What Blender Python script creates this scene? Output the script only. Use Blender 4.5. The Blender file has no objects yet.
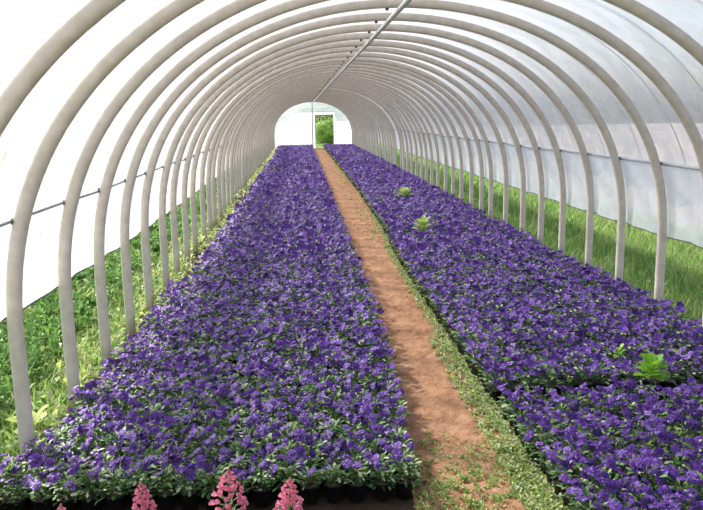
import bpy, math, random
import numpy as np
from mathutils import Vector, Matrix, Euler

random.seed(7)
RNG = np.random.default_rng(11)
SC = bpy.context.scene
COL = SC.collection

# ------------------------------------------------------------------ tunnel measurements (metres, +Y runs down the tunnel)
HALF, LEG_TOP, PEAK = 2.5, 0.77, 2.969
E1, E2 = 0.993, 0.862
Y_FIRST, BAY, N_HOOP = 3.237, 0.8847, 52
Y_END = 48.84
Y_NEAR = -1.2
HOOP_R = 0.041

def prof_x(z):
    z = np.asarray(z, float)
    s = np.clip((z - LEG_TOP) / (PEAK - LEG_TOP), 0, 1) ** (1 / E2)
    return HALF * np.sqrt(np.clip(1 - s * s, 0, 1)) ** E1

def prof_arc(t):
    c, s = np.cos(t), np.sin(t)
    return HALF * np.sign(c) * np.abs(c) ** E1, LEG_TOP + (PEAK - LEG_TOP) * np.abs(s) ** E2

# ------------------------------------------------------------------ materials
def nodes_of(m):
    m.use_nodes = True
    nt = m.node_tree
    nt.nodes.clear()
    return nt, nt.nodes, nt.links

def mat_plain(name, col, rough=0.6, metal=0.0, var=0.0, scale=30.0, col2=None, bump=0.0, spec=0.4, detail=4.0):
    m = bpy.data.materials.new(name)
    nt, N, L = nodes_of(m)
    out = N.new('ShaderNodeOutputMaterial'); p = N.new('ShaderNodeBsdfPrincipled')
    p.inputs['Roughness'].default_value = rough; p.inputs['Metallic'].default_value = metal
    p.inputs['Specular IOR Level'].default_value = spec
    p.inputs['Base Color'].default_value = (*col, 1)
    L.new(p.outputs[0], out.inputs[0])
    if col2 is not None or bump:
        g = N.new('ShaderNodeNewGeometry'); n = N.new('ShaderNodeTexNoise')
        n.inputs['Scale'].default_value = scale; n.inputs['Detail'].default_value = detail
        L.new(g.outputs['Position'], n.inputs['Vector'])
        if col2 is not None:
            r = N.new('ShaderNodeValToRGB')
            r.color_ramp.elements[0].position = 0.36; r.color_ramp.elements[1].position = 0.64
            r.color_ramp.elements[0].color = (*col, 1); r.color_ramp.elements[1].color = (*col2, 1)
            L.new(n.outputs['Fac'], r.inputs[0]); L.new(r.outputs[0], p.inputs['Base Color'])
        if bump:
            b = N.new('ShaderNodeBump'); b.inputs['Strength'].default_value = bump; b.inputs['Distance'].default_value = 0.01
            L.new(n.outputs['Fac'], b.inputs['Height']); L.new(b.outputs[0], p.inputs['Normal'])
    return m

def mat_leafy(name, col, col2, trans=0.35, rough=0.5, scale=9.0, spec=0.35, tcol=None):
    """petals and leaves: reflect and let light through"""
    m = bpy.data.materials.new(name)
    nt, N, L = nodes_of(m)
    out = N.new('ShaderNodeOutputMaterial'); p = N.new('ShaderNodeBsdfPrincipled'); t = N.new('ShaderNodeBsdfTranslucent')
    mix = N.new('ShaderNodeMixShader'); mix.inputs[0].default_value = trans
    p.inputs['Roughness'].default_value = rough; p.inputs['Specular IOR Level'].default_value = spec
    g = N.new('ShaderNodeNewGeometry'); n = N.new('ShaderNodeTexNoise')
    n.inputs['Scale'].default_value = scale; n.inputs['Detail'].default_value = 3
    L.new(g.outputs['Position'], n.inputs['Vector'])
    r = N.new('ShaderNodeValToRGB')
    r.color_ramp.elements[0].position = 0.35; r.color_ramp.elements[1].position = 0.65
    r.color_ramp.elements[0].color = (*col, 1); r.color_ramp.elements[1].color = (*col2, 1)
    L.new(n.outputs['Fac'], r.inputs[0]); L.new(r.outputs[0], p.inputs['Base Color'])
    if tcol is None:
        L.new(r.outputs[0], t.inputs['Color'])
    else:
        t.inputs['Color'].default_value = (*tcol, 1)
    L.new(p.outputs[0], mix.inputs[1]); L.new(t.outputs[0], mix.inputs[2]); L.new(mix.outputs[0], out.inputs[0])
    return m

def mat_film(name, clear=0.35, trans=0.5, tint=(0.95, 0.965, 1.0), white=(0.88, 0.885, 0.90), streak=0.15):
    """greenhouse plastic: partly see-through, partly milky"""
    m = bpy.data.materials.new(name)
    nt, N, L = nodes_of(m)
    out = N.new('ShaderNodeOutputMaterial')
    tp = N.new('ShaderNodeBsdfTransparent'); tp.inputs[0].default_value = (*tint, 1)
    tl = N.new('ShaderNodeBsdfTranslucent'); tl.inputs[0].default_value = (*white, 1)
    df = N.new('ShaderNodeBsdfDiffuse'); df.inputs[0].default_value = (*white, 1)
    gl = N.new('ShaderNodeBsdfGlossy'); gl.inputs['Roughness'].default_value = 0.28
    milky = N.new('ShaderNodeMixShader'); milky.inputs[0].default_value = 1 - trans
    L.new(tl.outputs[0], milky.inputs[1]); L.new(df.outputs[0], milky.inputs[2])
    g = N.new('ShaderNodeNewGeometry'); mp = N.new('ShaderNodeMapping'); mp.inputs['Scale'].default_value = (0.8, 3.0, 5.0)
    n = N.new('ShaderNodeTexNoise'); n.inputs['Scale'].default_value = 1.6; n.inputs['Detail'].default_value = 5
    L.new(g.outputs['Position'], mp.inputs['Vector']); L.new(mp.outputs[0], n.inputs['Vector'])
    mr = N.new('ShaderNodeMapRange'); mr.inputs['From Min'].default_value = 0.3; mr.inputs['From Max'].default_value = 0.7
    mr.inputs['To Min'].default_value = clear - streak; mr.inputs['To Max'].default_value = clear + streak
    L.new(n.outputs['Fac'], mr.inputs['Value'])
    lw = N.new('ShaderNodeLayerWeight'); lw.inputs['Blend'].default_value = 0.5
    co = N.new('ShaderNodeMath'); co.operation = 'SUBTRACT'; co.inputs[0].default_value = 1.02; L.new(lw.outputs['Facing'], co.inputs[1])
    iv = N.new('ShaderNodeMath'); iv.operation = 'DIVIDE'; iv.inputs[0].default_value = 1.0; L.new(co.outputs[0], iv.inputs[1])
    pw = N.new('ShaderNodeMath'); pw.operation = 'POWER'; L.new(mr.outputs[0], pw.inputs[0]); L.new(iv.outputs[0], pw.inputs[1])
    om = N.new('ShaderNodeMath'); om.operation = 'SUBTRACT'; om.inputs[0].default_value = 1.0; L.new(pw.outputs[0], om.inputs[1])
    a = N.new('ShaderNodeMixShader')
    L.new(om.outputs[0], a.inputs[0]); L.new(tp.outputs[0], a.inputs[1]); L.new(milky.outputs[0], a.inputs[2])
    b = N.new('ShaderNodeMixShader'); b.inputs[0].default_value = 0.05
    bp = N.new('ShaderNodeBump'); bp.inputs['Strength'].default_value = 0.5; bp.inputs['Distance'].default_value = 0.02
    L.new(n.outputs['Fac'], bp.inputs['Height'])
    for s in (gl, tl, df):
        L.new(bp.outputs[0], s.inputs['Normal'])
    L.new(a.outputs[0], b.inputs[1]); L.new(gl.outputs[0], b.inputs[2]); L.new(b.outputs[0], out.inputs[0])
    return m

M = {}
M['hoop'] = mat_plain('pale_hoop_paint', (0.56, 0.49, 0.42), 0.6, col2=(0.65, 0.575, 0.50), scale=14, bump=0.15)
M['pipe'] = mat_plain('galvanised_pipe', (0.48, 0.48, 0.46), 0.4, metal=0.3)
M['rail'] = mat_plain('dull_rail', (0.27, 0.28, 0.29), 0.5, metal=0.2)
M['clip'] = mat_plain('dark_clip', (0.07, 0.085, 0.08), 0.6)
M['cord'] = mat_plain('dark_cord', (0.05, 0.055, 0.06), 0.8)
M['film'] = mat_film('tunnel_film', 0.66, 0.45, streak=0.13, white=(0.82, 0.83, 0.85))
M['skirt'] = mat_film('skirt_film', 0.50, 0.55, streak=0.10, white=(0.86, 0.87, 0.89))
M['endfilm'] = mat_film('end_film_white', 0.12, 0.72, streak=0.05)
M['endclear'] = mat_film('end_film_clear', 0.55, 0.6, tint=(0.78, 0.86, 1.0), white=(0.74, 0.80, 0.92), streak=0.1)
M['frame'] = mat_plain('end_frame', (0.42, 0.43, 0.44), 0.5)
M['pole'] = mat_plain('grey_pole', (0.25, 0.26, 0.28), 0.5, metal=0.3)
M['pot'] = mat_plain('black_pot', (0.012, 0.012, 0.013), 0.45)
M['soil'] = mat_plain('pot_soil', (0.05, 0.03, 0.02), 0.9)
M['petal_a'] = mat_leafy('petal_deep_violet', (0.034, 0.010, 0.105), (0.065, 0.016, 0.175), 0.30, 0.5, 25)
M['petal_b'] = mat_leafy('petal_violet', (0.105, 0.033, 0.28), (0.15, 0.045, 0.34), 0.32, 0.5, 25)
M['petal_c'] = mat_leafy('petal_light_violet', (0.20, 0.10, 0.44), (0.28, 0.14, 0.50), 0.32, 0.5, 25)
M['blotch'] = mat_leafy('petal_blotch', (0.018, 0.006, 0.06), (0.03, 0.008, 0.09), 0.15, 0.5, 25)
M['eye'] = mat_plain('flower_eye', (0.45, 0.32, 0.10), 0.6)
M['leaf_a'] = mat_leafy('leaf_dark', (0.045, 0.11, 0.035), (0.08, 0.17, 0.05), 0.30, 0.42, 20)
M['leaf_b'] = mat_leafy('leaf_mid', (0.12, 0.25, 0.06), (0.17, 0.30, 0.09), 0.32, 0.42, 20)
M['leaf_c'] = mat_leafy('leaf_pale', (0.40, 0.49, 0.25), (0.52, 0.58, 0.36), 0.3, 0.45, 20)
M['stem'] = mat_leafy('stem_green', (0.13, 0.22, 0.06), (0.17, 0.27, 0.08), 0.2, 0.5, 20)
M['grass_a'] = mat_leafy('grass_green', (0.09, 0.22, 0.03), (0.17, 0.32, 0.06), 0.4, 0.5, 2.0)
M['grass_b'] = mat_leafy('grass_light', (0.26, 0.42, 0.09), (0.38, 0.52, 0.15), 0.4, 0.5, 2.0)
M['grass_c'] = mat_leafy('grass_straw', (0.45, 0.45, 0.20), (0.52, 0.50, 0.26), 0.35, 0.5, 2.0)
M['weed_a'] = mat_leafy('weed_yellow_green', (0.46, 0.55, 0.14), (0.60, 0.66, 0.26), 0.4, 0.5, 6)
M['weed_b'] = mat_leafy('weed_green', (0.15, 0.30, 0.06), (0.24, 0.40, 0.10), 0.4, 0.5, 6)
M['lettuce'] = mat_leafy('bright_weed_leaf', (0.22, 0.48, 0.04), (0.33, 0.58, 0.07), 0.45, 0.45, 10)
M['pink'] = mat_leafy('pink_petal', (0.82, 0.28, 0.42), (0.90, 0.46, 0.58), 0.5, 0.5, 60)
M['pinkbud'] = mat_leafy('pink_bud', (0.50, 0.16, 0.14), (0.58, 0.26, 0.18), 0.2, 0.5, 60)
M['tree_a'] = mat_leafy('bush_leaf', (0.20, 0.36, 0.06), (0.34, 0.50, 0.12), 0.55, 0.5, 1.0)
M['tree_b'] = mat_leafy('bush_leaf_dark', (0.05, 0.11, 0.03), (0.09, 0.18, 0.04), 0.4, 0.5, 1.0)
M['bark'] = mat_plain('bark', (0.12, 0.08, 0.05), 0.9)

def mat_ground(name, cols, scale, bump=0.6, dist=0.02, far=None):
    m = bpy.data.materials.new(name)
    nt, N, L = nodes_of(m)
    out = N.new('ShaderNodeOutputMaterial'); p = N.new('ShaderNodeBsdfPrincipled')
    p.inputs['Roughness'].default_value = 0.95; p.inputs['Specular IOR Level'].default_value = 0.1
    g = N.new('ShaderNodeNewGeometry')
    n = N.new('ShaderNodeTexNoise'); n.inputs['Scale'].default_value = scale; n.inputs['Detail'].default_value = 8; n.inputs['Roughness'].default_value = 0.65
    L.new(g.outputs['Position'], n.inputs['Vector'])
    r = N.new('ShaderNodeValToRGB'); e = r.color_ramp.elements
    e[0].position = 0.30; e[0].color = (*cols[0], 1); e[1].position = 0.70; e[1].color = (*cols[-1], 1)
    for k, c in enumerate(cols[1:-1]):
        x = e.new(0.30 + 0.4 * (k + 1) / (len(cols) - 1)); x.color = (*c, 1)
    L.new(n.outputs['Fac'], r.inputs[0]); L.new(r.outputs[0], p.inputs['Base Color'])
    if far is not None:
        sp = N.new('ShaderNodeSeparateXYZ'); L.new(g.outputs['Position'], sp.inputs[0])
        ms = N.new('ShaderNodeMapRange'); ms.inputs['From Min'].default_value = 5.6; ms.inputs['From Max'].default_value = 6.2; L.new(sp.outputs['X'], ms.inputs['Value'])
        mx = N.new('ShaderNodeMixRGB'); mx.inputs[2].default_value = (*far, 1)
        L.new(ms.outputs[0], mx.inputs[0]); L.new(r.outputs[0], mx.inputs[1]); L.new(mx.outputs[0], p.inputs['Base Color'])
    n2 = N.new('ShaderNodeTexNoise'); n2.inputs['Scale'].default_value = 45; n2.inputs['Detail'].default_value = 6
    L.new(g.outputs['Position'], n2.inputs['Vector'])
    b = N.new('ShaderNodeBump'); b.inputs['Strength'].default_value = bump; b.inputs['Distance'].default_value = dist
    L.new(n2.outputs['Fac'], b.inputs['Height']); L.new(b.outputs[0], p.inputs['Normal'])
    L.new(p.outputs[0], out.inputs[0])
    return m
M['path'] = mat_ground('red_earth_path', [(0.22, 0.105, 0.055), (0.34, 0.18, 0.10), (0.44, 0.26, 0.16)], 5.5)
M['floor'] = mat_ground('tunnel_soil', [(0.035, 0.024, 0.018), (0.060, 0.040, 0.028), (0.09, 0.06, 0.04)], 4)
M['ground'] = mat_ground('grassy_ground', [(0.07, 0.13, 0.03), (0.13, 0.22, 0.05), (0.22, 0.28, 0.09)], 1.2, far=(0.36, 0.31, 0.28))

# ------------------------------------------------------------------ mesh helpers
class MB:
    """collects triangles and quads of ONE mesh"""
    def __init__(s):
        s.v, s.f, s.m, s.n = [], [], [], 0
    def add(s, V, F, mi=0):
        V = np.asarray(V, float).reshape(-1, 3)
        s.v.append(V)
        for k, f in enumerate(F):
            s.f.append(tuple(int(i) + s.n for i in f))
            s.m.append(mi if np.isscalar(mi) else int(mi[k]))
        s.n += len(V)
    def mesh(s, name, mats, smooth=False):
        me = bpy.data.meshes.new(name)
        me.from_pydata(np.concatenate(s.v).tolist(), [], s.f)
        for m in mats: me.materials.append(M[m])
        me.polygons.foreach_set('material_index', s.m)
        if smooth: me.polygons.foreach_set('use_smooth', [True] * len(s.f))
        me.update()
        return me
    def tube(s, pts, r, sides=8, mi=0, caps=True, square=0.0, rx=1.0):
        pts = [Vector(p) for p in pts]
        rs = r if hasattr(r, '__len__') else [r] * len(pts)
        V, prev = [], None
        for i, p in enumerate(pts):
            t = (pts[min(i + 1, len(pts) - 1)] - pts[max(i - 1, 0)]).normalized()
            if prev is None:
                a = Vector((0, 1, 0)) if abs(t.y) < 0.9 else Vector((1, 0, 0))
            else:
                a = prev
            a = (a - t * a.dot(t)).normalized(); b = t.cross(a); prev = a
            for k in range(sides):
                th = 2 * math.pi * (k + 0.5) / sides
                c, sn = math.cos(th), math.sin(th)
                if square:
                    q = (abs(c) ** 4 + abs(sn) ** 4) ** -0.25
                    q = 1 + (q - 1) * square; c *= q; sn *= q
                V.append(p + (a * c * rx + b * sn) * rs[i])
        F = []
        for i in range(len(pts) - 1):
            for k in range(sides):
                F.append((i * sides + k, i * sides + (k + 1) % sides, (i + 1) * sides + (k + 1) % sides, (i + 1) * sides + k))
        if caps:
            F.append(tuple(range(sides))[::-1]); F.append(tuple((len(pts) - 1) * sides + k for k in range(sides)))
        s.add([tuple(v) for v in V], F, mi)
    def box(s, lo, hi, mi=0):
        x0, y0, z0 = lo; x1, y1, z1 = hi
        s.add([(x0, y0, z0), (x1, y0, z0), (x1, y1, z0), (x0, y1, z0), (x0, y0, z1), (x1, y0, z1), (x1, y1, z1), (x0, y1, z1)],
              [(0, 3, 2, 1), (4, 5, 6, 7), (0, 1, 5, 4), (1, 2, 6, 5), (2, 3, 7, 6), (3, 0, 4, 7)], mi)
    def lathe(s, prof, sides=16, mi=0):
        V, F = [], []
        for (r, z) in prof:
            for k in range(sides):
                a = 2 * math.pi * k / sides
                V.append((r * math.cos(a), r * math.sin(a), z))
        for i in range(len(prof) - 1):
            mm = mi
            for k in range(sides):
                F.append((i * sides + k, i * sides + (k + 1) % sides, (i + 1) * sides + (k + 1) % sides, (i + 1) * sides + k))
        s.add(V, F, mi)

def arrays_mesh(name, V, T, mi, mats, smooth=False):
    """triangle arrays -> mesh"""
    me = bpy.data.meshes.new(name)
    n, k = len(V), len(T)
    me.vertices.add(n); me.vertices.foreach_set('co', np.ascontiguousarray(V, dtype=np.float32).ravel())
    me.loops.add(k * 3); me.loops.foreach_set('vertex_index', np.ascontiguousarray(T, dtype=np.int32).ravel())
    me.polygons.add(k); me.polygons.foreach_set('loop_start', np.arange(0, k * 3, 3, dtype=np.int32))
    for m in mats: me.materials.append(M[m])
    me.polygons.foreach_set('material_index', np.ascontiguousarray(mi, dtype=np.int32))
    me.polygons.foreach_set('use_smooth', np.full(k, smooth))
    me.update(calc_edges=True); me.validate()
    return me

def link(name, me, parent=None, loc=(0, 0, 0), rot=None):
    o = bpy.data.objects.new(name, me); COL.objects.link(o)
    o.location = loc
    if rot is not None: o.rotation_euler = rot
    if parent is not None: o.parent = parent
    return o
def tag(o, label=None, cat=None, group=None, kind=None):
    if label: o['label'] = label
    if cat: o['category'] = cat
    if group: o['group'] = group
    if kind: o['kind'] = kind
    return o
def empty(name, loc=(0, 0, 0), rz=0.0):
    o = bpy.data.objects.new(name, None); COL.objects.link(o)
    o.empty_display_size = 0.1; o.location = loc; o.rotation_euler = (0, 0, rz)
    return o
def copy_tree(o, parent=None):
    c = o.copy(); COL.objects.link(c)
    if parent is not None: c.parent = parent
    for ch in list(o.children): copy_tree(ch, c)
    return c
ORD = ['first', 'second', 'third', 'fourth', 'fifth', 'sixth', 'seventh', 'eighth', 'ninth', 'tenth', 'eleventh', 'twelfth', 'thirteenth', 'fourteenth',
       'fifteenth', 'sixteenth', 'seventeenth', 'eighteenth', 'nineteenth']
TENS = {2: 'twent', 3: 'thirt', 4: 'fort', 5: 'fift'}
def ordinal(n):
    if n <= 19: return ORD[n - 1]
    t, u = divmod(n, 10)
    return TENS[t] + ('ieth' if u == 0 else 'y-' + ORD[u - 1])

# ------------------------------------------------------------------ camera
CAM = Vector((-0.8986, 0.0, 2.0047))
FPX = 745.79
R_ = Vector((0.99742588, -0.06933438, -0.01828531)); U_ = Vector((0.03061669, 0.18120886, 0.98296794)); F_ = Vector((0.06484001, 0.9809975, -0.18286519))
cd = bpy.data.cameras.new('camera'); cam = bpy.data.objects.new('camera', cd); COL.objects.link(cam)
cam.matrix_world = Matrix(((R_.x, U_.x, -F_.x, CAM.x), (R_.y, U_.y, -F_.y, CAM.y), (R_.z, U_.z, -F_.z, CAM.z), (0, 0, 0, 1)))
cd.sensor_width = 36; cd.lens = FPX / 703 * 36; cd.clip_end = 400
SC.camera = cam
def px(p):
    d = Vector(p) - CAM; z = d.dot(F_)
    if z < 0.1: return None
    return 351.5 + FPX * d.dot(R_) / z, 255 - FPX * d.dot(U_) / z, z

# ------------------------------------------------------------------ light
SUN_DIR = Vector((-0.74, 0.72, 0.90)).normalized()
sd = bpy.data.lights.new('sun', 'SUN'); sd.energy = 6.5; sd.angle = math.radians(4.5); sd.color = (1.0, 0.955, 0.88)
so = bpy.data.objects.new('sun', sd); COL.objects.link(so); so.location = (-20, 20, 25)
so.rotation_euler = SUN_DIR.to_track_quat('Z', 'Y').to_euler()
w = bpy.data.worlds.new('sky'); SC.world = w; w.use_nodes = True
nt = w.node_tree; nt.nodes.clear()
wo = nt.nodes.new('ShaderNodeOutputWorld'); bg = nt.nodes.new('ShaderNodeBackground'); sk = nt.nodes.new('ShaderNodeTexSky')
sk.sky_type = 'NISHITA'; sk.sun_disc = False
sk.sun_elevation = math.asin(SUN_DIR.z); sk.sun_rotation = math.atan2(SUN_DIR.x, SUN_DIR.y)
sk.air_density = 1.0; sk.dust_density = 2.5; sk.ozone_density = 1.0
bg.inputs['Strength'].default_value = 0.22
hs = nt.nodes.new('ShaderNodeHueSaturation'); hs.inputs['Saturation'].default_value = 0.7
nt.links.new(sk.outputs[0], hs.inputs['Color']); nt.links.new(hs.outputs[0], bg.inputs[0]); nt.links.new(bg.outputs[0], wo.inputs[0])
SC.view_settings.view_transform = 'Standard'; SC.view_settings.look = 'None'
SC.view_settings.gamma = 1; SC.view_settings.use_curve_mapping = False
SC.view_settings.exposure = 0.42
SC.cycles.max_bounces = 10; SC.cycles.transparent_max_bounces = 16; SC.cycles.transmission_bounces = 8; SC.cycles.diffuse_bounces = 6

# ------------------------------------------------------------------ bed layout
def path_right(y):                       # edge of the bed right of the path
    return np.interp(y, [3, 8, 11.5, 11.7, 19, 27, 49], [0.36, 0.37, 0.42, 0.49, 0.60, 0.62, 0.62])
def path_left(y):
    return np.interp(y, [3, 4.2, 5, 7, 27, 49], [-0.36, -0.31, -0.26, -0.21, -0.16, -0.10])
PITCH = 0.125
LEFT_GAPS = [(25.75, 26.35)]
RIGHT_GAPS = [(4.64, 4.80), (6.30, 6.41), (11.52, 11.70), (28.8, 29.25)]
def in_gap(y, gaps): return any(a < y < b for a, b in gaps)

# ------------------------------------------------------------------ ground, soil, path
def grid_mesh(name, xs, ys, zf, mat):
    X, Y = np.meshgrid(xs, ys); nx, ny = len(xs), len(ys)
    V = np.stack([X, Y, zf(X, Y)], -1).reshape(-1, 3)
    i = np.arange(nx * ny).reshape(ny, nx)
    a, b, c, d = i[:-1, :-1].ravel(), i[:-1, 1:].ravel(), i[1:, 1:].ravel(), i[1:, :-1].ravel()
    T = np.concatenate([np.stack([a, b, c], 1), np.stack([a, c, d], 1)])
    return arrays_mesh(name, V, T, np.zeros(len(T)), [mat], True)
def wob(X, Y, s, seed):
    r = np.random.default_rng(seed); z = 0 * X
    for k in range(6):
        a = r.uniform(0, 6.28); f = s * r.uniform(0.6, 2.2); z = z + np.sin(f * (X * math.cos(a) + Y * math.sin(a)) + r.uniform(0, 6.28)) / 6
    return z
def near_far(a, b, fine, coarse, split):
    return np.concatenate([np.arange(a, split, fine), np.arange(split, b + coarse, coarse)])
g = link('ground', grid_mesh('ground', np.arange(-60, 61, 4.0), np.arange(-20, 121, 4.0), lambda X, Y: 0 * X - 0.03, 'ground'))
tag(g, 'grassy ground all around outside the tunnel', 'ground', kind='structure')
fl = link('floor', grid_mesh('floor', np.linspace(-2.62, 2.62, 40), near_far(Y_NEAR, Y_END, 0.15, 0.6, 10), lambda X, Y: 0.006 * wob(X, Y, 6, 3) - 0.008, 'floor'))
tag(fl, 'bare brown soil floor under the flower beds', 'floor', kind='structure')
def path_strip():
    ys = near_far(Y_NEAR, Y_END - 0.05, 0.035, 0.25, 9); us = np.linspace(0, 1, 28)
    U, Y = np.meshgrid(us, ys)
    X = (path_left(Y) - 0.02) * (1 - U) + (path_right(Y) + 0.02) * U
    Z = 0.012 + 0.014 * wob(X, Y, 8, 5) + 0.010 * wob(X * 0.5, Y * 1.3, 24, 6) + 0.006 * wob(X, Y, 70, 8) + 0.006 * np.random.default_rng(3).uniform(-1, 1, X.shape) - 0.012 * (2 * np.abs(U - 0.5)) ** 4
    V = np.stack([X, Y, Z], -1).reshape(-1, 3); nx, ny = len(us), len(ys)
    i = np.arange(nx * ny).reshape(ny, nx)
    a, b, c, d = i[:-1, :-1].ravel(), i[:-1, 1:].ravel(), i[1:, 1:].ravel(), i[1:, :-1].ravel()
    return arrays_mesh('path', V, np.concatenate([np.stack([a, b, c], 1), np.stack([a, c, d], 1)]), np.zeros(2 * len(a)), ['path'], True)
tag(link('path', path_strip()), 'reddish trodden earth path between the two flower beds', 'path', kind='structure')

# ------------------------------------------------------------------ film cover
OFF = 0.064
def arc_film(t0, t1, nt_, off):
    t = np.linspace(t0, t1, nt_); x, z = prof_arc(t)
    dx, dz = np.gradient(x), np.gradient(z); l = np.hypot(dx, dz)
    return x + off * dz / l, z - off * dx / l      # outward of an anticlockwise curve
def film_sheet(name, xz, ys, mat, jag=None, sag=0.0, parent=None):
    x, z = xz; n = len(x); V = []
    r = np.random.default_rng(5)
    cx_, cz_ = 0.0, 1.0
    ph = r.uniform(0, 6.28, 8)
    Yg, K = np.meshgrid(ys, np.arange(n), indexing='ij')
    X = x[K]; Z = z[K].astype(float)
    nl = np.hypot(X, Z - cz_) + 1e-6
    bay = (Yg - Y_FIRST) / BAY
    d = -sag * np.sin(np.pi * (bay % 1)) ** 2
    rip = 0.004 * np.sin(9 * Yg + 3 * np.sin(K * 0.5 + ph[0])) + 0.003 * np.sin(23 * Yg + K * 0.9 + ph[1])
    d = d + rip * np.sin(np.pi * (bay % 1)) ** 2
    X = X + d * X / nl; Z = Z + d * (Z - cz_) / nl
    if jag is not None:
        for k, sgn in jag:
            Z[:, k] += 0.05 * np.sin(ys * 2.1 + ph[2]) + 0.05 * np.sin(ys * 5.3 + ph[3]) + 0.03 * np.sin(ys * 11 + ph[4])
    V = np.stack([X, Yg, Z], -1).reshape(-1, 3)
    i = np.arange(len(ys) * n).reshape(len(ys), n)
    a, b, c, dd = i[:-1, :-1].ravel(), i[:-1, 1:].ravel(), i[1:, 1:].ravel(), i[1:, :-1].ravel()
    T = np.concatenate([np.stack([a, b, c], 1), np.stack([a, c, dd], 1)])
    return link(name, arrays_mesh(name, V, T, np.zeros(len(T)), [mat], True), parent)
ys_film = np.concatenate([np.arange(Y_NEAR, 14, 0.074), np.arange(14, Y_END, 0.2), [Y_END + 0.02]])
t_low = math.asin(((1.22 - LEG_TOP) / (PEAK - LEG_TOP)) ** (1 / E2))
o = film_sheet('ceiling', arc_film(t_low, math.pi - t_low, 60, OFF + 0.012), ys_film, 'film', jag=[(0, 1), (59, 1)], sag=0.012)
tag(o, 'translucent plastic film arching over the whole tunnel', 'film cover', kind='structure')
for side, sg, zb0, zb1 in (('left', -1, 0.95, 0.87), ('right', 1, 0.87, 0.82)):
    zz = np.linspace(0, 1, 10)
    def skirt():
        V = []
        for y in ys_film:
            zb = np.interp(y, [3, 7, 49], [zb0, zb1, zb1]) + 0.012 * math.sin(y * 7.1) * math.sin(y * 1.3)
            for k in range(10):
                z = zb + (1.54 - zb) * zz[k]
                xo = float(prof_x(z)) + OFF - 0.006 + 0.006 * math.sin(y * 14 + k * 1.1) * (1 - zz[k])
                V.append((sg * xo, y, z))
        i = np.arange(len(ys_film) * 10).reshape(len(ys_film), 10)
        a, b, c, d = i[:-1, :-1].ravel(), i[:-1, 1:].ravel(), i[1:, 1:].ravel(), i[1:, :-1].ravel()
        T = np.concatenate([np.stack([a, b, c], 1), np.stack([a, c, d], 1)])
        return np.array(V), arrays_mesh('wall_' + side, np.array(V), T, np.zeros(len(T)), ['skirt'], True)
    V, me = skirt()
    wl = tag(link('wall_' + side, me), 'milky plastic side sheet hanging along the %s side with an open gap below' % side, 'film wall', kind='structure')
    mb = MB(); mb.tube([tuple(V[k * 10]) for k in range(0, len(ys_film), 3)], 0.006, 6)
    tag(link('hem', mb.mesh('hem', ['clip'], True), wl), 'dark rolled lower hem')

# ------------------------------------------------------------------ far end wall with its doorway
DX0, DX1, DZ = 0.17, 1.28, 2.10
def end_wall():
    mb = MB()
    xs = sorted(set([round(x, 3) for x in np.linspace(-2.54, 2.54, 61)] + [DX0, DX1]))
    for x0, x1 in zip(xs[:-1], xs[1:]):
        def top(x):
            c = min(1, abs(x) / (HALF + 0.05)) ** (1 / E1)
            return LEG_TOP + (PEAK + 0.05 - LEG_TOP) * math.sqrt(max(0, 1 - c * c)) ** E2
        zb = DZ if DX0 - 1e-6 <= x0 and x1 <= DX1 + 1e-6 else 0.0
        ta, tb = top(x0), top(x1)
        mid_a, mid_b = max(zb, min(ta, 2.3 if abs(x0) < 1.46 else 1.7)), max(zb, min(tb, 2.3 if abs(x1) < 1.46 else 1.7))
        mb.add([(x0, Y_END, zb), (x1, Y_END, zb), (x1, Y_END, mid_b), (x0, Y_END, mid_a)], [(0, 1, 2, 3)], 0)
        if ta > mid_a + 0.01 or tb > mid_b + 0.01:
            mb.add([(x0, Y_END, mid_a), (x1, Y_END, mid_b), (x1, Y_END, tb), (x0, Y_END, ta)], [(0, 1, 2, 3)], 1)
    return mb.mesh('wall_back', ['endfilm', 'endclear'])
wb = tag(link('wall_back', end_wall()), 'white plastic end wall of the tunnel with an open doorway', 'end wall', kind='structure')
for (a, b) in (((-1.45, 0), (-1.45, 2.3)), ((-1.45, 2.3), (1.45, 2.3)), ((1.45, 0), (1.45, 2.3)), ((DX0, DZ), (DX1, DZ))):
    mb = MB(); mb.tube([(a[0], Y_END - 0.03, a[1]), (b[0], Y_END - 0.03, b[1])], 0.018, 6)
    link('frame_bar', mb.mesh('frame_bar', ['frame'], True), wb)
mb = MB(); mb.box((DX0 - 0.05, Y_END - 0.05, 0), (DX0, Y_END, DZ + 0.05)); mb.box((DX1, Y_END - 0.05, 0), (DX1 + 0.05, Y_END, DZ + 0.05)); mb.box((DX0, Y_END - 0.05, DZ), (DX1, Y_END, DZ + 0.05))
tag(link('door_1', mb.mesh('door_frame', ['frame'])), 'frame of the open doorway in the far end wall', 'doorway', kind='structure')

# ------------------------------------------------------------------ hoops with clips, ridge pipe, rails, pole, cords
RZ = {-1: 1.475, 1: 1.515}
def hoop_mesh():
    t = np.linspace(0, math.pi, 73); x, z = prof_arc(t)
    pts = [(HALF, 0, 0.0), (HALF, 0, 0.3), (HALF, 0, 0.6)] + [(a, 0, b) for a, b in zip(x, z)] + [(-HALF, 0, 0.6), (-HALF, 0, 0.3), (-HALF, 0, 0.0)]
    mb = MB(); mb.tube(pts, HOOP_R, 12, square=0.55)
    return mb.mesh('hoop', ['hoop'], True)
proto = link('hoop', hoop_mesh())
for sg in (-1, 1):
    mb = MB(); z = RZ[sg]; xx = sg * float(prof_x(z)); s = 0.052
    mb.tube([(xx + sg * 0.030, -0.058, z), (xx + sg * 0.048, 0.0, z + 0.012), (xx + sg * 0.030, 0.058, z)], [0.006, 0.011, 0.006], 8)
    tag(link('rail_clip', mb.mesh('rail_clip', ['clip'], True), proto), 'dark clip holding the side rail')
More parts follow.
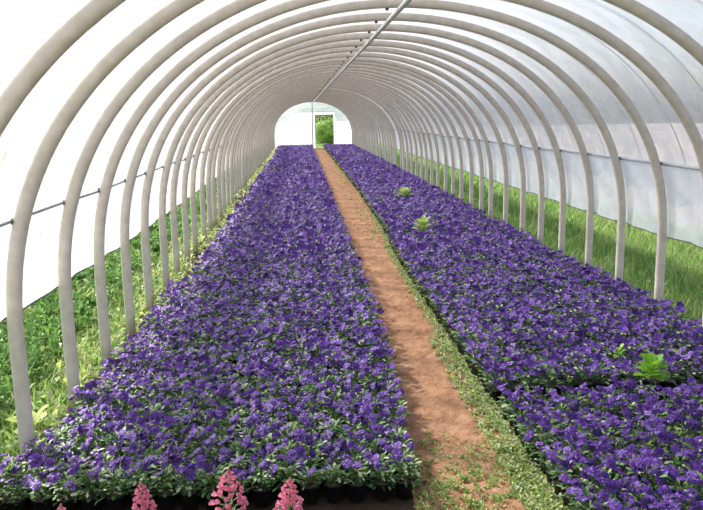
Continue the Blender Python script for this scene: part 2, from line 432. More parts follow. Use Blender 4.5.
mb = MB(); mb.tube([(-0.10, 0, PEAK - 0.030), (-0.10, 0, PEAK - 0.062)], [0.020, 0.014], 8)
tag(link('bolt', mb.mesh('bolt', ['clip'], True), proto), 'dark bolt under the crown')
rr = random.Random(4)
ywide = {26: 0.0}
yh = []
for i in range(N_HOOP):
    y = Y_FIRST + i * BAY + rr.uniform(-0.02, 0.02)
    if i == 10: y += 0.10
    if i == 11: y += 0.18
    if i == 25: y -= 0.20
    if i == 26: y += 0.24
    if i == 33: y += 0.2
    yh.append(y)
for i, y in enumerate(yh):
    h = proto if i == 0 else copy_tree(proto)
    h.location = (rr.uniform(-0.012, 0.012) if i > 3 else 0, y, 0)
    tag(h, 'pale tunnel hoop, %s along the row counting from the camera' % ordinal(i + 1), 'hoop', 'arched hoops of the tunnel')
mb = MB(); mb.tube([(0.0, Y_NEAR, PEAK - HOOP_R - 0.022), (0.0, 14, PEAK - HOOP_R - 0.024), (0.0, 30, PEAK - HOOP_R - 0.022), (0, Y_END - 0.02, PEAK - HOOP_R - 0.023)], 0.022, 10)
tag(link('ridge_pipe', mb.mesh('ridge_pipe', ['pipe'], True)), 'light grey pipe running under the crowns of the hoops', 'pipe')
for sg, nm in ((-1, 'left'), (1, 'right')):
    xx = sg * (float(prof_x(RZ[sg])) + HOOP_R + 0.008)
    mb = MB(); r2 = random.Random(sg)
    mb.tube([(xx, Y_NEAR, RZ[sg])] + [(xx, y, RZ[sg] + r2.uniform(-0.012, 0.012)) for y in yh] + [(xx, Y_END - 0.02, RZ[sg])], 0.009, 6)
    tag(link('side_rail', mb.mesh('side_rail', ['rail'], True)), 'thin dark rail tied across the hoops on the %s side of the tunnel' % nm, 'rail', 'side rails')
mb = MB(); mb.tube([(-0.06, Y_END - 1.3, 0), (-0.06, Y_END - 1.3, PEAK - HOOP_R - 0.046)], 0.035, 10)
tag(link('support_pole', mb.mesh('support_pole', ['pole'], True)), 'grey upright pole at the far end under the ridge pipe', 'pole')
t = np.linspace(math.asin((0.28 / (PEAK - LEG_TOP)) ** (1 / E2)), math.pi - math.asin((0.28 / (PEAK - LEG_TOP)) ** (1 / E2)), 48)
ax, az = arc_film(t[0], t[-1], 48, OFF + 0.024)
mb = MB(); mb.tube([(a, 0, b) for a, b in zip(ax, az)], 0.0045, 5)
cord0 = mb.mesh('cord', ['cord'], True)
for i in range(1, 32):
    o = link('tie_cord', cord0, None, (0, 0.42 * yh[i - 1] + 0.58 * yh[i], 0), (0, 0, rr.uniform(-0.03, 0.03)))
    tag(o, 'thin dark cord over the film between the %s and %s hoops' % (ordinal(i), ordinal(i + 1)), 'cord', 'tie-down cords over the film')

# ------------------------------------------------------------------ flower and leaf shapes (triangle arrays)
def frame_from(n, down=(0, -0.3, -1), roll=0.0):
    n = Vector(n).normalized(); d = Vector(down); d = (d - n * d.dot(n))
    if d.length < 1e-3: d = Vector((0, -1, 0))
    d.normalize(); y = -d; x = y.cross(n)
    m = Matrix((x, y, n)).transposed()
    return m @ Matrix.Rotation(roll, 3, 'Z')

def flower_detail(seed):
    """pansy flower of radius 1 in its own plane: two upper, two side, one broad lower petal. slots 0 petal 1 blotch 2 eye"""
    r = np.random.default_rng(seed); V, T, Mi = [], [], []
    specs = [(62, 0.98, 50, -0.10, 0), (118, 0.98, 50, -0.13, 0), (178, 0.90, 46, 0.0, 1), (2, 0.90, 46, 0.02, 1), (270, 0.95, 62, 0.07, 1)]
    for ang, ln, hw, z0, bl in specs:
        ang = math.radians(ang + r.uniform(-6, 6)); hw = math.radians(hw); base = len(V)
        NA, NR = 9, 5
        ph = r.uniform(0, 6.28)
        for i in range(NR + 1):
            f = i / NR
            for j in range(NA):
                u = -1 + 2 * j / (NA - 1)
                a = ang + u * hw * (0.55 + 0.45 * math.sin(math.pi * min(1, f + 0.15) * 0.5))
                R = ln * (1 - 0.30 * abs(u) ** 3 - 0.07 * math.exp(-(u * 5) ** 2)) * f
                z = z0 + 0.16 * f * f * math.sin(3.2 * u + ph) - 0.22 * f ** 2 * u * u + 0.05 * f * math.sin(9 * u + ph) + (0.16 * f if bl == 0 else 0.02) - 0.10 * f ** 3
                V.append((R * math.cos(a), R * math.sin(a), z))
        for i in range(NR):
            for j in range(NA - 1):
                a, b = base + i * NA + j, base + i * NA + j + 1; c, d = b + NA, a + NA
                u = -1 + 2 * (j + 0.5) / (NA - 1)
                lim = 0.62 - 0.2 * abs(u) if bl else 0.0
                mm = 1 if (i + 0.5) / NR < lim and i > 0 else (1 if i == 0 and bl else 0)
                T += [(a, b, c), (a, c, d)]; Mi += [mm, mm]
    b = len(V); V.append((0, 0, 0.17))
    for k in range(6):
        V.append((0.065 * math.cos(k * 1.047), 0.065 * math.sin(k * 1.047) - 0.04, 0.12))
    for k in range(6):
        T.append((b, b + 1 + k, b + 1 + (k + 1) % 6)); Mi.append(2)
    return np.array(V), np.array(T), np.array(Mi)

def flower_mid(seed):
    r = np.random.default_rng(seed); V = [(0, 0, 0.0)]; T, Mi = [], []
    n = 10; lob = [1.0, 0.72] * 5
    ph = r.uniform(0, 6.28)
    for ring, f in ((0, 0.42), (1, 1.0)):
        for k in range(n):
            a = 2 * math.pi * k / n + ph
            R = f * (lob[k] if ring else 0.9) * r.uniform(0.9, 1.08)
            V.append((R * math.cos(a), R * math.sin(a), (0.12 + 0.22 * r.uniform(-1, 1)) * f))
    for k in range(n):
        k2 = (k + 1) % n
        T.append((0, 1 + k, 1 + k2)); Mi.append(1 if k % 2 else 0)
        T += [(1 + k, 1 + n + k, 1 + n + k2), (1 + k, 1 + n + k2, 1 + k2)]; Mi += [0, 0]
    return np.array(V), np.array(T), np.array(Mi)
def flower_low(seed):
    r = np.random.default_rng(seed); V = [(0, 0, -0.1)]; T = []
    for k in range(5):
        a = 2 * math.pi * k / 5 + seed; R = r.uniform(0.8, 1.05)
        V.append((R * math.cos(a), R * math.sin(a), r.uniform(-0.25, 0.3)))
    for k in range(5): T.append((0, 1 + k, 1 + (k + 1) % 5))
    return np.array(V), np.array(T), np.zeros(5, int)
def flower_far(seed):
    V = np.array([(-0.9, -0.8, 0), (0.9, -0.75, 0.1), (0.8, 0.9, -0.1), (-0.8, 0.85, 0.15)])
    return V, np.array([(0, 1, 2), (0, 2, 3)]), np.zeros(2, int)

def leaf_detail(L, W, fold=0.25, bend=0.5):
    """spatula leaf along +X"""
    prof = [(0, 0.10), (0.3, 0.45), (0.55, 0.9), (0.75, 1.0), (0.92, 0.62), (1.0, 0.0)]
    V, T = [], []
    for f, wd in prof:
        x = L * f; z = -bend * L * f * f * 0.5 + 0.12 * L * f
        V += [(x, -W * wd / 2, z + fold * W * wd * 0.5), (x, 0, z), (x, W * wd / 2, z + fold * W * wd * 0.5)]
    for i in range(len(prof) - 1):
        a = i * 3
        for k in (0, 1):
            T += [(a + k, a + 3 + k, a + 4 + k), (a + k, a + 4 + k, a + 1 + k)]
    return np.array(V), np.array(T)
def leaf_low(L, W):
    V = np.array([(0, 0, 0), (L * 0.6, -W / 2, 0.05 * L), (L, 0, -0.15 * L), (L * 0.6, W / 2, 0.05 * L)])
    return V, np.array([(0, 1, 2), (0, 2, 3)])

class Tri:
    def __init__(s): s.V, s.T, s.m, s.n = [], [], [], 0
    def add(s, V, T, m):
        s.V.append(V); s.T.append(np.asarray(T) + s.n)
        s.m.append(np.full(len(T), m) if np.isscalar(m) else np.asarray(m)); s.n += len(V)
    def get(s): return np.concatenate(s.V), np.concatenate(s.T), np.concatenate(s.m)

def bloom_spots(r, n, spread, zlo, zhi):
    out = []
    for k in range(n):
        a = 2 * math.pi * (k + r.uniform(0, 0.8)) / n; d = spread * math.sqrt(r.uniform(0.08, 1))
        nrm = Vector((r.uniform(-0.62, 0.45), r.uniform(-0.95, 0.30), r.uniform(0.55, 1.0))).normalized()
        out.append(((d * math.cos(a), d * math.sin(a), r.uniform(zlo, zhi)), nrm, r.uniform(0.025, 0.037), r.uniform(-0.5, 0.5)))
    return out

def foliage_detail(r, blooms, nleaf, pot_h=0.10):
    """slots 0 leaf_a 1 leaf_b 2 leaf_c 3 stem"""
    tr = Tri()
    for k in range(nleaf):
        a = r.uniform(0, 6.28); d = r.uniform(0.0, 0.060); z = pot_h - 0.015 + r.uniform(0, 0.095)
        el = r.uniform(-0.3, 0.95); L = r.uniform(0.028, 0.055); W = r.uniform(0.012, 0.023)
        V, T = leaf_detail(L, W, r.uniform(0.1, 0.6), r.uniform(0.2, 0.9))
        m = Matrix.Rotation(a, 3, 'Z') @ Matrix.Rotation(-el, 3, 'Y') @ Matrix.Rotation(r.uniform(-0.5, 0.5), 3, 'X')
        V = V @ np.array(m).T + np.array((d * math.cos(a), d * math.sin(a), z))
        tr.add(V, T, int(r.choice([0, 1, 2], p=[0.40, 0.38, 0.22])))
    def stem(p0, p1):
        p0, p1 = np.array(p0), np.array(p1); V = []
        for f in (0, 0.5, 1):
            c = p0 * (1 - f) + p1 * f + np.array((0, 0, 0.012 * math.sin(f * math.pi)))
            for k in range(3):
                V.append(c + 0.0016 * np.array((math.cos(k * 2.09), math.sin(k * 2.09), 0)))
        T = []
        for i in (0, 1):
            for k in range(3):
                a, b = i * 3 + k, i * 3 + (k + 1) % 3
                T += [(a, b, b + 3), (a, b + 3, a + 3)]
        tr.add(np.array(V), T, 3)
    for loc, nrm, s, _ in blooms:
        e = Vector(loc) - nrm * 0.1 * s
        stem((loc[0] * 0.2, loc[1] * 0.2, pot_h), tuple(e))
    for k in range(5):                                  # leafy side stems
        a = r.uniform(0, 6.28); stem((0, 0, pot_h), (0.04 * math.cos(a), 0.04 * math.sin(a), pot_h + 0.07))
    return tr.get()

# pot
mb = MB(); mb.lathe([(0.0, 0.0), (0.040, 0.0), (0.051, 0.090), (0.055, 0.090), (0.056, 0.104), (0.052, 0.104), (0.050, 0.090)], 18, 0)
POT = mb.mesh('pot', ['pot'], True)
mb = MB(); mb.lathe([(0.0499, 0.086), (0.0499, 0.094), (0.02, 0.097), (0.0, 0.096)], 18, 0); SOIL = mb.mesh('soil', ['soil'], True)
PETAL = ['petal_a', 'petal_b', 'petal_c']
FL_MESH = []
for k in range(9):
    V, T, mi = flower_detail(40 + k)
    FL_MESH.append(arrays_mesh('flower', V, T, mi, [PETAL[[0, 1, 1, 2, 1, 0, 1, 2, 1][k]], 'blotch', 'eye'], True))
rk = np.random.default_rng(2)
KINDS = []
for k in range(14):
    bl = bloom_spots(rk, int(rk.integers(3, 5)) if k < 7 else int(rk.integers(4, 7)), 0.070, 0.160, 0.250)
    V, T, mi = foliage_detail(rk, bl, 100 if k < 7 else 80)
    KINDS.append((arrays_mesh('foliage', V, T, mi, ['leaf_a', 'leaf_b', 'leaf_c', 'stem'], True), bl))

# all plant positions
plants = []
for i in range(400):
    y = 3.66 + i * PITCH
    if y > Y_END - 0.35: break
    if in_gap(y, LEFT_GAPS): continue
    for j in range(20):
        x = float(path_left(y)) - 0.065 - j * PITCH * (2.20 / 2.1875)
        if x > np.interp(y, [3, 4.0, 4.1, 7, 11, 49], [-2.64, -2.58, -2.40, -2.33, -2.18, -2.20]): plants.append((x, y, 'L', i, j))
for i in range(420):
    y = 3.035 + i * PITCH
    if y > Y_END - 0.35: break
    if in_gap(y, RIGHT_GAPS): continue
    for j in range(18):
        x = float(path_right(y)) + 0.065 + j * PITCH
        if x < 2.44: plants.append((x, y, 'R', i, j))
def shown(p):
    q = px((p[0], p[1], 0.2))
    return q is not None and -10 < q[0] < 713 and q[1] < 519
near = sorted([p for p in plants if shown(p)], key=lambda p: (Vector((p[0], p[1], 0.2)) - CAM).length)[:300]
near_set = {(p[2], p[3], p[4]) for p in near}
row_list = {'L': sorted({p[3] for p in plants if p[2] == 'L'}), 'R': sorted({p[3] for p in plants if p[2] == 'R'})}
GAP_Y = 4.72
r_rows_front = sorted({p[3] for p in plants if p[2] == 'R' and p[1] < GAP_Y}, reverse=True)
r_rows_back = sorted({p[3] for p in plants if p[2] == 'R' and p[1] > GAP_Y})
for n, (x, y, bed, i, j) in enumerate(near):
    jx, jy = rr.uniform(-0.006, 0.006), rr.uniform(-0.006, 0.006)
    root = empty('pansy_plant', (x + jx, y + jy, 0.0), 0.0)
    if bed == 'L':
        tag(root, 'violet pansy in the left bed, %s row from the front, %s from path' % (ordinal(row_list['L'].index(i) + 1), ordinal(j + 1)), 'pansy', 'potted pansies at the near end of the left bed')
    elif y < GAP_Y:
        tag(root, 'violet pansy in the right bed, %s row before the cross gap, %s from path' % (ordinal(r_rows_front.index(i) + 1), ordinal(j + 1)), 'pansy', 'potted pansies at the near end of the right bed')
    else:
        tag(root, 'violet pansy in the right bed, %s row beyond the cross gap, %s from path' % (ordinal(r_rows_back.index(i) + 1), ordinal(j + 1)), 'pansy', 'potted pansies beyond the cross gap of the right bed')
    link('soil', SOIL, link('pot', POT, root, (0, 0, 0.004)))
    k = rr.randrange(0, 7) if (bed == 'L' and rr.random() < 0.8) else rr.randrange(7, 14)
    fm, bl = KINDS[k]; sc = rr.uniform(0.86, 1.16); rz = rr.uniform(-0.9, 0.9)
    fo = link('foliage', fm, root, (0, 0, 0.004), (0, 0, rz)); fo.scale = (sc, sc, sc)
    Rz = Matrix.Rotation(rz, 3, 'Z')
    for loc, nrm, s, rl in bl:
        p = Rz @ (Vector(loc) * sc)
        fo = link('flower', FL_MESH[rr.randrange(9)], root, (p.x, p.y, p.z + 0.004))
        fo.rotation_euler = frame_from(Rz @ nrm, roll=rl).to_euler()
        fo.scale = (s * sc,) * 3

# the many plants further back: ONE stuff object
def plant_template(r, lod):
    tr = Tri()
    if lod == 0: nb, nl, sp = int(r.integers(4, 8)), 36, 0.074
    elif lod == 1: nb, nl, sp = int(r.integers(4, 9)), 16, 0.074
    else: nb, nl, sp = int(r.integers(6, 10)), 7, 0.074
    for loc, nrm, s, rl in bloom_spots(r, nb, sp, 0.172, 0.25):
        V, T, mi = (flower_mid, flower_low, flower_far)[lod](int(r.integers(1, 999)))
        V = (V * s) @ np.array(frame_from(nrm, roll=rl)).T + np.array(loc)
        pet = int(r.choice([0, 1, 2], p=[0.26, 0.48, 0.26]))
        tr.add(V, T, np.where(mi == 1, 6, pet))
    for k in range(nl):
        a = r.uniform(0, 6.28); d = r.uniform(0, 0.06); z = 0.09 + r.uniform(0, 0.11); big = (1, 1.15, 1.6)[lod]
        V, T = leaf_low(r.uniform(0.035, 0.065) * big, r.uniform(0.018, 0.03) * big)
        m = Matrix.Rotation(a, 3, 'Z') @ Matrix.Rotation(-r.uniform(0, 0.8), 3, 'Y') @ Matrix.Rotation(r.uniform(-0.6, 0.6), 3, 'X')
        tr.add(V @ np.array(m).T + np.array((d * math.cos(a), d * math.sin(a), z)), T, 3 + int(r.choice([0, 1, 2], p=[0.36, 0.42, 0.22])))
    ns = (8, 6, 4)[lod]                                # pot
    V = []
    for rad, z in ((0.040, 0.004), (0.055, 0.106)):
        for k in range(ns): V.append((rad * math.cos(6.2832 * k / ns), rad * math.sin(6.2832 * k / ns), z))
    T = []
    for k in range(ns):
        k2 = (k + 1) % ns; T += [(k, k2, ns + k2), (k, ns + k2, ns + k)]
    for k in range(1, ns - 1): T.append((ns, ns + k, ns + k + 1))
    tr.add(np.array(V), T, 7)
    return tr.get()
rest = [p for p in plants if (p[2], p[3], p[4]) not in near_set]
TPL = [[plant_template(rk, lod) for _ in range(10)] for lod in range(3)]
bV, bT, bM, off = [], [], [], 0
RP = np.array([(p[0], p[1]) for p in rest]); lod_of = np.where(RP[:, 1] < 9.5, 0, np.where(RP[:, 1] < 19, 1, 2))
which = RNG.integers(0, 10, len(rest))
for lod in range(3):
    for k in range(10):
        sel = np.where((lod_of == lod) & (which == k))[0]
        if not len(sel): continue
        V, T, mi = TPL[lod][k]
        a = RNG.uniform(-0.9, 0.9, len(sel)); s = RNG.uniform(0.84, 1.17, len(sel))
        P = RP[sel] + RNG.uniform(-0.01, 0.01, (len(sel), 2))
        X = (V[None, :, 0] * np.cos(a)[:, None] - V[None, :, 1] * np.sin(a)[:, None]) * s[:, None] + P[:, 0, None]
        Y = (V[None, :, 0] * np.sin(a)[:, None] + V[None, :, 1] * np.cos(a)[:, None]) * s[:, None] + P[:, 1, None]
        Z = V[None, :, 2] * s[:, None]
        bV.append(np.stack([X, Y, Z], -1).reshape(-1, 3))
        bT.append((T[None] + (np.arange(len(sel)) * len(V))[:, None, None]).reshape(-1, 3) + off)
        bM.append(np.tile(mi, len(sel))); off += len(sel) * len(V)
o = link('pansy_bed', arrays_mesh('pansy_bed', np.concatenate(bV), np.concatenate(bT), np.concatenate(bM), PETAL + ['leaf_a', 'leaf_b', 'leaf_c', 'blotch', 'pot'], False))
tag(o, 'mass of violet pansies filling both beds down to the far end', 'pansies', 'pansies in the beds', 'stuff')

# ------------------------------------------------------------------ grass and weeds (stuff)
def blades(P, h, w, lean, rng, mats, base=None):
    """curved blade of three triangles at each point"""
    n = len(P); a = rng.uniform(0, 6.2832, n); L = lean * rng.uniform(0.2, 1, n) * h
    d = np.stack([np.cos(a), np.sin(a)], 1); s = np.stack([-np.sin(a), np.cos(a)], 1)
    z0 = np.zeros(n) - 0.03 if base is None else base
    V = np.empty((n, 5, 3))
    for k, (f, ww) in enumerate(((0, 1), (0, -1), (0.55, 0.8), (0.55, -0.8), (1, 0))):
        V[:, k, :2] = P + d * (L * f * f)[:, None] + s * (w * ww * 0.5)[:, None]
        V[:, k, 2] = z0 + h * (f - 0.18 * f * f * lean)
    T = np.array([(0, 1, 3), (0, 3, 2), (2, 3, 4)])
    return V.reshape(-1, 3), (T[None] + (np.arange(n) * 5)[:, None, None]).reshape(-1, 3), np.repeat(mats, 3)
def joined(parts):
    V, T, m, o = [], [], [], 0
    for a, b, c in parts:
        V.append(a); T.append(b + o); m.append(c); o += len(a)
    return np.concatenate(V), np.concatenate(T), np.concatenate(m)
def zone(rng, x0, x1, y0, y1, dens):
    n = int((x1 - x0) * (y1 - y0) * dens)
    return np.stack([rng.uniform(x0, x1, n), rng.uniform(y0, y1, n)], 1)
def leaf_scatter(P, rng, nl, L, W, mats, zb=0.0, el=(0.1, 1.1)):
    """rosettes of broad leaves at the points"""
    n = len(P) * nl
    c = np.repeat(P, nl, 0) + rng.normal(0, L * 0.25, (n, 2)); a = rng.uniform(0, 6.2832, n); e = rng.uniform(*el, n)
    l = L * rng.uniform(0.6, 1.3, n); w = W * rng.uniform(0.7, 1.2, n); z = zb + rng.uniform(0, 1, n) ** 1.5 * L * 0.9
    d = np.stack([np.cos(a) * np.cos(e), np.sin(a) * np.cos(e), np.sin(e)], 1); s = np.stack([-np.sin(a), np.cos(a), rng.uniform(-0.4, 0.4, n)], 1)
    b = np.stack([c[:, 0], c[:, 1], z], 1); V = np.empty((n, 4, 3))
    V[:, 0] = b; V[:, 1] = b + d * (l * 0.6)[:, None] + s * (w / 2)[:, None]; V[:, 2] = b + d * l[:, None] - np.array((0, 0, 1)) * (l * 0.25)[:, None]
    V[:, 3] = b + d * (l * 0.6)[:, None] - s * (w / 2)[:, None]
    T = np.array([(0, 1, 2), (0, 2, 3)])
    return V.reshape(-1, 3), (T[None] + (np.arange(n) * 4)[:, None, None]).reshape(-1, 3), np.repeat(mats(n), 2)
GM = ['grass_a', 'grass_b', 'grass_c', 'weed_a', 'weed_b', 'leaf_c', 'leaf_b']
def pick(rng, n, p): return rng.choice(len(p), n, p=p)

rg = np.random.default_rng(21); parts = []
for y0, y1, dens, hw in ((5.0, 11, 1500, 1.0), (11, 20, 600, 1.6), (20, 49, 160, 3.0)):
    P = zone(rg, 2.52, 5.3, y0, y1, dens); n = len(P)
    parts.append(blades(P, rg.uniform(0.10, 0.27, n), rg.uniform(0.006, 0.012, n) * hw, 0.7, rg, pick(rg, n, [0.50, 0.32, 0.18])))
V, T, mi = joined(parts)
tag(link('grass', arrays_mesh('grass_right', V, T, mi, GM)), 'long green grass growing outside the right side of the tunnel', 'grass', kind='stuff')

parts = []
for y0, y1, dens, hw in ((3.0, 9, 900, 1.2), (9, 18, 400, 1.8), (18, 49, 120, 3.2)):
    P = zone(rg, -4.3, -2.56, y0, y1, dens); n = len(P)
    parts.append(blades(P, rg.uniform(0.10, 0.30, n), rg.uniform(0.007, 0.013, n) * hw, 0.8, rg, pick(rg, n, [0.5, 0.35, 0.15])))
V, T, mi = joined(parts)
tag(link('grass', arrays_mesh('grass_left', V, T, mi, GM)), 'tangled green grass growing outside the left side of the tunnel', 'grass', kind='stuff')

parts = []
for y0, y1, dens, L in ((3.2, 8, 70, 0.10), (8, 18, 40, 0.11), (18, 48, 16, 0.16)):
    P = zone(rg, -3.9, -2.50, y0, y1, dens)
    parts.append(leaf_scatter(P, rg, 9, L, L * 0.45, lambda n: 3 + pick(rg, n, [0.5, 0.2, 0.3]), 0.0, (0.2, 1.3)))
    P = zone(rg, -2.66, -2.30, y0, y1, dens * 2.2); P = P[P[:, 0] < np.interp(P[:, 1], [3, 4.3, 5, 7, 11], [-2.56, -2.50, -2.36, -2.33, -2.22])]
    parts.append(leaf_scatter(P, rg, 7, L * 0.62, L * 0.30, lambda n: np.array([2, 3, 4, 5])[pick(rg, n, [0.2, 0.35, 0.05, 0.40])], 0.02, (0.2, 1.2)))
    P = zone(rg, -4.0, -2.95, y0, y1, dens * 0.7)
    parts.append(leaf_scatter(P, rg, 22, L * 1.0, L * 0.42, lambda n: np.array([6, 4])[pick(rg, n, [0.6, 0.4])], 0.1, (0.2, 1.4)))
V, T, mi = joined(parts)
tag(link('weeds', arrays_mesh('weeds_left', V, T, mi, GM)), 'leafy yellow-green weeds among the feet of the left hoops', 'weeds', kind='stuff')

parts = []
def along_edge(n, y0, y1, lo, hi, pw=1.3):
    y = y0 + (y1 - y0) * rg.uniform(0, 1, n) ** pw
    return np.stack([path_right(y) + rg.uniform(lo, hi, n), y], 1)
W3 = lambda n: 3 + pick(rg, n, [0.45, 0.55])
W5 = lambda n: np.array([1, 2, 3, 4, 5])[pick(rg, n, [0.12, 0.22, 0.30, 0.10, 0.26])]
parts.append(leaf_scatter(along_edge(1250, 3.3, 15, -0.06, 0.03, 2.4), rg, 8, 0.032, 0.017, W5, 0.008))
for _n, _y0, _y1, _l in ((260, 3.3, 9, 0.016), (160, 9, 22, 0.03)):
    yy = rg.uniform(_y0, _y1, _n); P = np.stack([path_left(yy) + rg.uniform(0.02, 0.98, _n) * (path_right(yy) - path_left(yy)), yy], 1)
    parts.append(leaf_scatter(P, rg, 1, _l, _l * 0.5, lambda n: np.full(n, 2), 0.014, (0.0, 0.3)))
parts.append(leaf_scatter(along_edge(500, 3.3, 6.5, -0.17, 0.0, 1.7), rg, 8, 0.032, 0.017, W5, 0.008))
parts.append(leaf_scatter(along_edge(260, 6.0, 46, -0.07, 0.03), rg, 6, 0.045, 0.022, W5, 0.008))
P = zone(rg, -0.36, 0.36, 3.2, 4.45, 1000); P = P[rg.uniform(0, 1, len(P)) < np.clip((4.5 - P[:, 1]) / 1.0, 0.05, 0.7)]
parts.append(leaf_scatter(P, rg, 6, 0.026, 0.012, lambda n: 3 + pick(rg, n, [0.35, 0.65]), 0.008))
for (yy, a, b, dn) in ((26.05, -2.45, -0.15, 16), (29.0, 0.62, 1.6, 14), (6.35, 0.5, 2.4, 10)):
    P = zone(rg, a, b, yy - 0.14, yy + 0.14, dn * 4); parts.append(leaf_scatter(P, rg, 7, 0.09 if yy > 10 else 0.04, 0.04 if yy > 10 else 0.02, W3, 0.10 if yy > 10 else 0.05))
P = np.stack([rg.uniform(0.2, 0.6, 60), rg.uniform(12, 30, 60)], 1); parts.append(leaf_scatter(P, rg, 5, 0.06, 0.03, W3, 0.008))
V, T, mi = joined(parts)
tag(link('weeds', arrays_mesh('weeds_path', V, T, mi, GM)), 'small pale green weeds creeping over the path and bed edges', 'weeds', kind='stuff')

# ------------------------------------------------------------------ single bright weeds standing among the pansies
def leafy_weed(name, loc, nl, L, W, zb, label, mats, group, spread=1.0, seed=0):
    r = np.random.default_rng(seed); root = empty(name, (loc[0], loc[1], 0.0))
    mb = MB(); mb.tube([(0, 0, 0), (0.004, 0.0, zb * 0.6), (0, 0, zb)], [0.006, 0.005, 0.004], 6)
    link('stem', mb.mesh('stem', ['stem'], True), root)
    for k in range(nl):
        a = 2.4 * k + r.uniform(-0.3, 0.3); f = k / nl
        V, T = leaf_detail(L * r.uniform(0.75, 1.15), W * r.uniform(0.8, 1.15), 0.35, 0.5)
        el = 0.15 + 1.0 * f
        m = Matrix.Rotation(a, 3, 'Z') @ Matrix.Rotation(-el, 3, 'Y')
        V = V @ np.array(m).T + np.array((0, 0, zb * (0.72 + 0.28 * f)))
        link('leaf', arrays_mesh('leaf', V, T, np.full(len(T), k % len(mats)), mats, True), root)
    return tag(root, label, 'weed', group)
leafy_weed('leafy_weed', (1.45, 4.71), 26, 0.125, 0.07, 0.28, 'bright green leafy weed standing in the cross gap of the right bed', ['lettuce'], 'bright weeds in the right bed', seed=1)
leafy_weed('leafy_weed', (1.42, 5.16), 9, 0.055, 0.035, 0.27, 'small bright green weed just behind the leafy weed in the cross gap', ['lettuce'], 'bright weeds in the right bed', seed=2)
leafy_weed('leafy_weed', (1.00, 11.55), 26, 0.19, 0.085, 0.29, 'pale green spreading weed in the right bed, the nearer of two pale ones', ['weed_a', 'grass_b'], 'bright weeds in the right bed', seed=3)
leafy_weed('leafy_weed', (1.38, 16.3), 30, 0.24, 0.10, 0.28, 'pale green spreading weed in the right bed, the farther of two pale ones', ['weed_a', 'grass_b'], 'bright weeds in the right bed', seed=4)
leafy_weed('broadleaf_weed', (-2.66, 4.62), 10, 0.15, 0.075, 0.10, 'yellow-green broad-leaved weed between the two nearest left hoop feet', ['weed_a'], 'broad weeds by the left hoops', seed=5)
leafy_weed('broadleaf_weed', (-2.92, 4.22), 10, 0.14, 0.07, 0.12, 'yellow-green broad-leaved weed outside the nearest left hoop foot', ['weed_a'], 'broad weeds by the left hoops', seed=6)
leafy_weed('fern_weed', (2.78, 14.9), 16, 0.42, 0.09, 0.25, 'dark green arching weed outside the right hoops', ['grass_a'], None, seed=8)

# ------------------------------------------------------------------ pink flower spikes in front of the left bed
def floret_mesh():
    tr = Tri(); r = np.random.default_rng(9)
    for ang, tilt, sx in ((90, 0.9, 1.0), (50, 0.6, 0.8), (130, 0.6, 0.8), (215, -0.5, 0.95), (270, -0.7, 1.1), (325, -0.5, 0.95)):
        V, T = leaf_detail(1.0, 0.95 * sx, 0.3, -0.5)
        V[:, 2] += 0.12 * np.sin(V[:, 1] * 9 + ang)
        m = Matrix.Rotation(math.radians(ang), 3, 'Z') @ Matrix.Rotation(-0.75, 3, 'Y')
        tr.add(V @ np.array(m).T, T, 0)
    return tr.get()
V, T, mi = floret_mesh(); FLORET = arrays_mesh('floret', V, T, mi, ['pink'], True)
def spike(loc, h, tilt, width, label, seed):
    r = np.random.default_rng(seed); root = empty('pink_snapdragon', (loc[0], loc[1], 0)); top = Vector((tilt, 0, h))
    link('soil', SOIL, link('pot', POT, root, (0, 0, 0.004)))
    mb = MB(); mb.tube([(0, 0, 0.095), (tilt * 0.3, 0, h * 0.55), tuple(top)], [0.005, 0.004, 0.002], 6)
    link('stem', mb.mesh('stem', ['stem'], True), root)
    tr = Tri()
    for k in range(26):
        a = 2.4 * k; z = 0.10 + (h - 0.24) * (k / 26)
        V, T = leaf_detail(0.06, 0.016, 0.3, 0.5)
        m = Matrix.Rotation(a, 3, 'Z') @ Matrix.Rotation(-r.uniform(0.2, 0.8), 3, 'Y')
        tr.add(V @ np.array(m).T + np.array((tilt * 0.3 * z / (h * 0.55), 0, z)), T, int(k % 2))
    V, T, mi = tr.get(); link('foliage', arrays_mesh('foliage', V, T, mi, ['leaf_a', 'leaf_b'], True), root)
    n = 44
    for k in range(n):
        f = k / n; z = h - 0.015 - 0.17 * f
        a = 2.4 * k + r.uniform(-0.2, 0.2); rad = 0.006 + 0.9 * width * f ** 0.62 * r.uniform(0.40, 1.12)
        o = link('floret', FLORET, root, (tilt * (0.3 + 0.7 * (z / h)) * (z / h) + rad * math.cos(a), rad * math.sin(a), z))
        o.rotation_euler = frame_from((math.cos(a), math.sin(a), 0.5 + 0.4 * (1 - f))).to_euler()
        s = (0.011 + 0.017 * f ** 0.6) * r.uniform(0.85, 1.2); o.scale = (s, s, s)
    mb = MB()
    for k in range(9):
        a = 2.4 * k; z = h - 0.012 + 0.004 * (k % 4); mb.lathe([(0, 0), (0.004, 0.003), (0.0045, 0.007), (0.002, 0.011), (0, 0.012)], 6, 0)
        mb.v[-1] = mb.v[-1] + np.array((tilt + 0.006 * math.cos(a) * (1 - k / 9), 0.006 * math.sin(a) * (1 - k / 9), z))
    tag(link('bud_tip', mb.mesh('bud_tip', ['pinkbud'], True), root), 'reddish closed buds at the tip')
    return tag(root, label, 'flower', 'pink spikes in front of the left bed')
spike((-2.00, 3.12), 0.335, 0.0, 0.05, 'pink flower spike before the left bed, only its tip showing', 1)
spike((-1.66, 3.20), 0.378, -0.005, 0.040, 'slim pink flower spike before the left bed, standing alone near three others', 2)
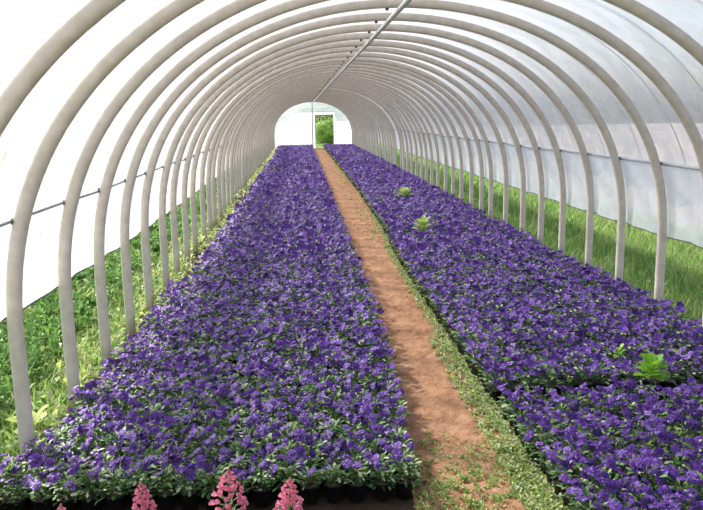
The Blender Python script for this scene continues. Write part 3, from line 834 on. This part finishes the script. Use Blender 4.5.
spike((-1.275, 3.26), 0.395, 0.0, 0.078, 'tallest and widest pink flower spike in front of the left bed', 3)
spike((-1.00, 3.18), 0.375, 0.01, 0.060, 'ruffled pink flower spike, the one nearest the path', 4)

# ------------------------------------------------------------------ bushes beyond the doorway
def bush(loc, h, w, n, mats, label, seed, trunk=0.5):
    r = np.random.default_rng(seed); root = empty('bush', (loc[0], loc[1], -0.03))
    mb = MB()
    for k in range(4):
        a = k * 1.7; mb.tube([(0.08 * math.cos(a), 0.08 * math.sin(a), 0), (w * 0.2 * math.cos(a), w * 0.2 * math.sin(a), h * 0.35), (w * 0.35 * math.cos(a), w * 0.35 * math.sin(a), h * 0.7)], [0.05, 0.035, 0.012], 6)
    link('trunk', mb.mesh('trunk', ['bark'], True), root)
    u = r.normal(0, 1, (n, 3)); u /= np.linalg.norm(u, axis=1)[:, None]; rad = r.uniform(0.4, 1, n) ** 0.5 * (1 + 0.18 * np.sin(u[:, 0] * 5 + seed) * np.cos(u[:, 2] * 6))
    C = u * rad[:, None] * np.array((w / 2, w / 2, h * 0.46)) + np.array((0, 0, h * 0.5))
    e1 = r.normal(0, 1, (n, 3)); e1 /= np.linalg.norm(e1, axis=1)[:, None]; e2 = np.cross(e1, u); e2 /= np.linalg.norm(e2, axis=1)[:, None] + 1e-6
    s = r.uniform(0.05, 0.10, n)[:, None]
    V = np.stack([C - e1 * s, C + e2 * s * 0.5, C + e1 * s, C - e2 * s * 0.5], 1).reshape(-1, 3)
    T = (np.array([(0, 1, 2), (0, 2, 3)])[None] + (np.arange(n) * 4)[:, None, None]).reshape(-1, 3)
    link('foliage', arrays_mesh('foliage', V, T, np.repeat(r.integers(0, len(mats), n), 2), mats), root)
    return tag(root, label, 'bush', 'bushes beyond the doorway')
bush((1.3, 55.0), 1.9, 2.6, 5000, ['tree_a', 'grass_b'], 'light green bush seen through the doorway of the end wall', 1)
bush((0.9, 60.0), 3.6, 4.0, 6000, ['tree_b', 'tree_a'], 'dark green bush rising behind the light one beyond the doorway', 2)
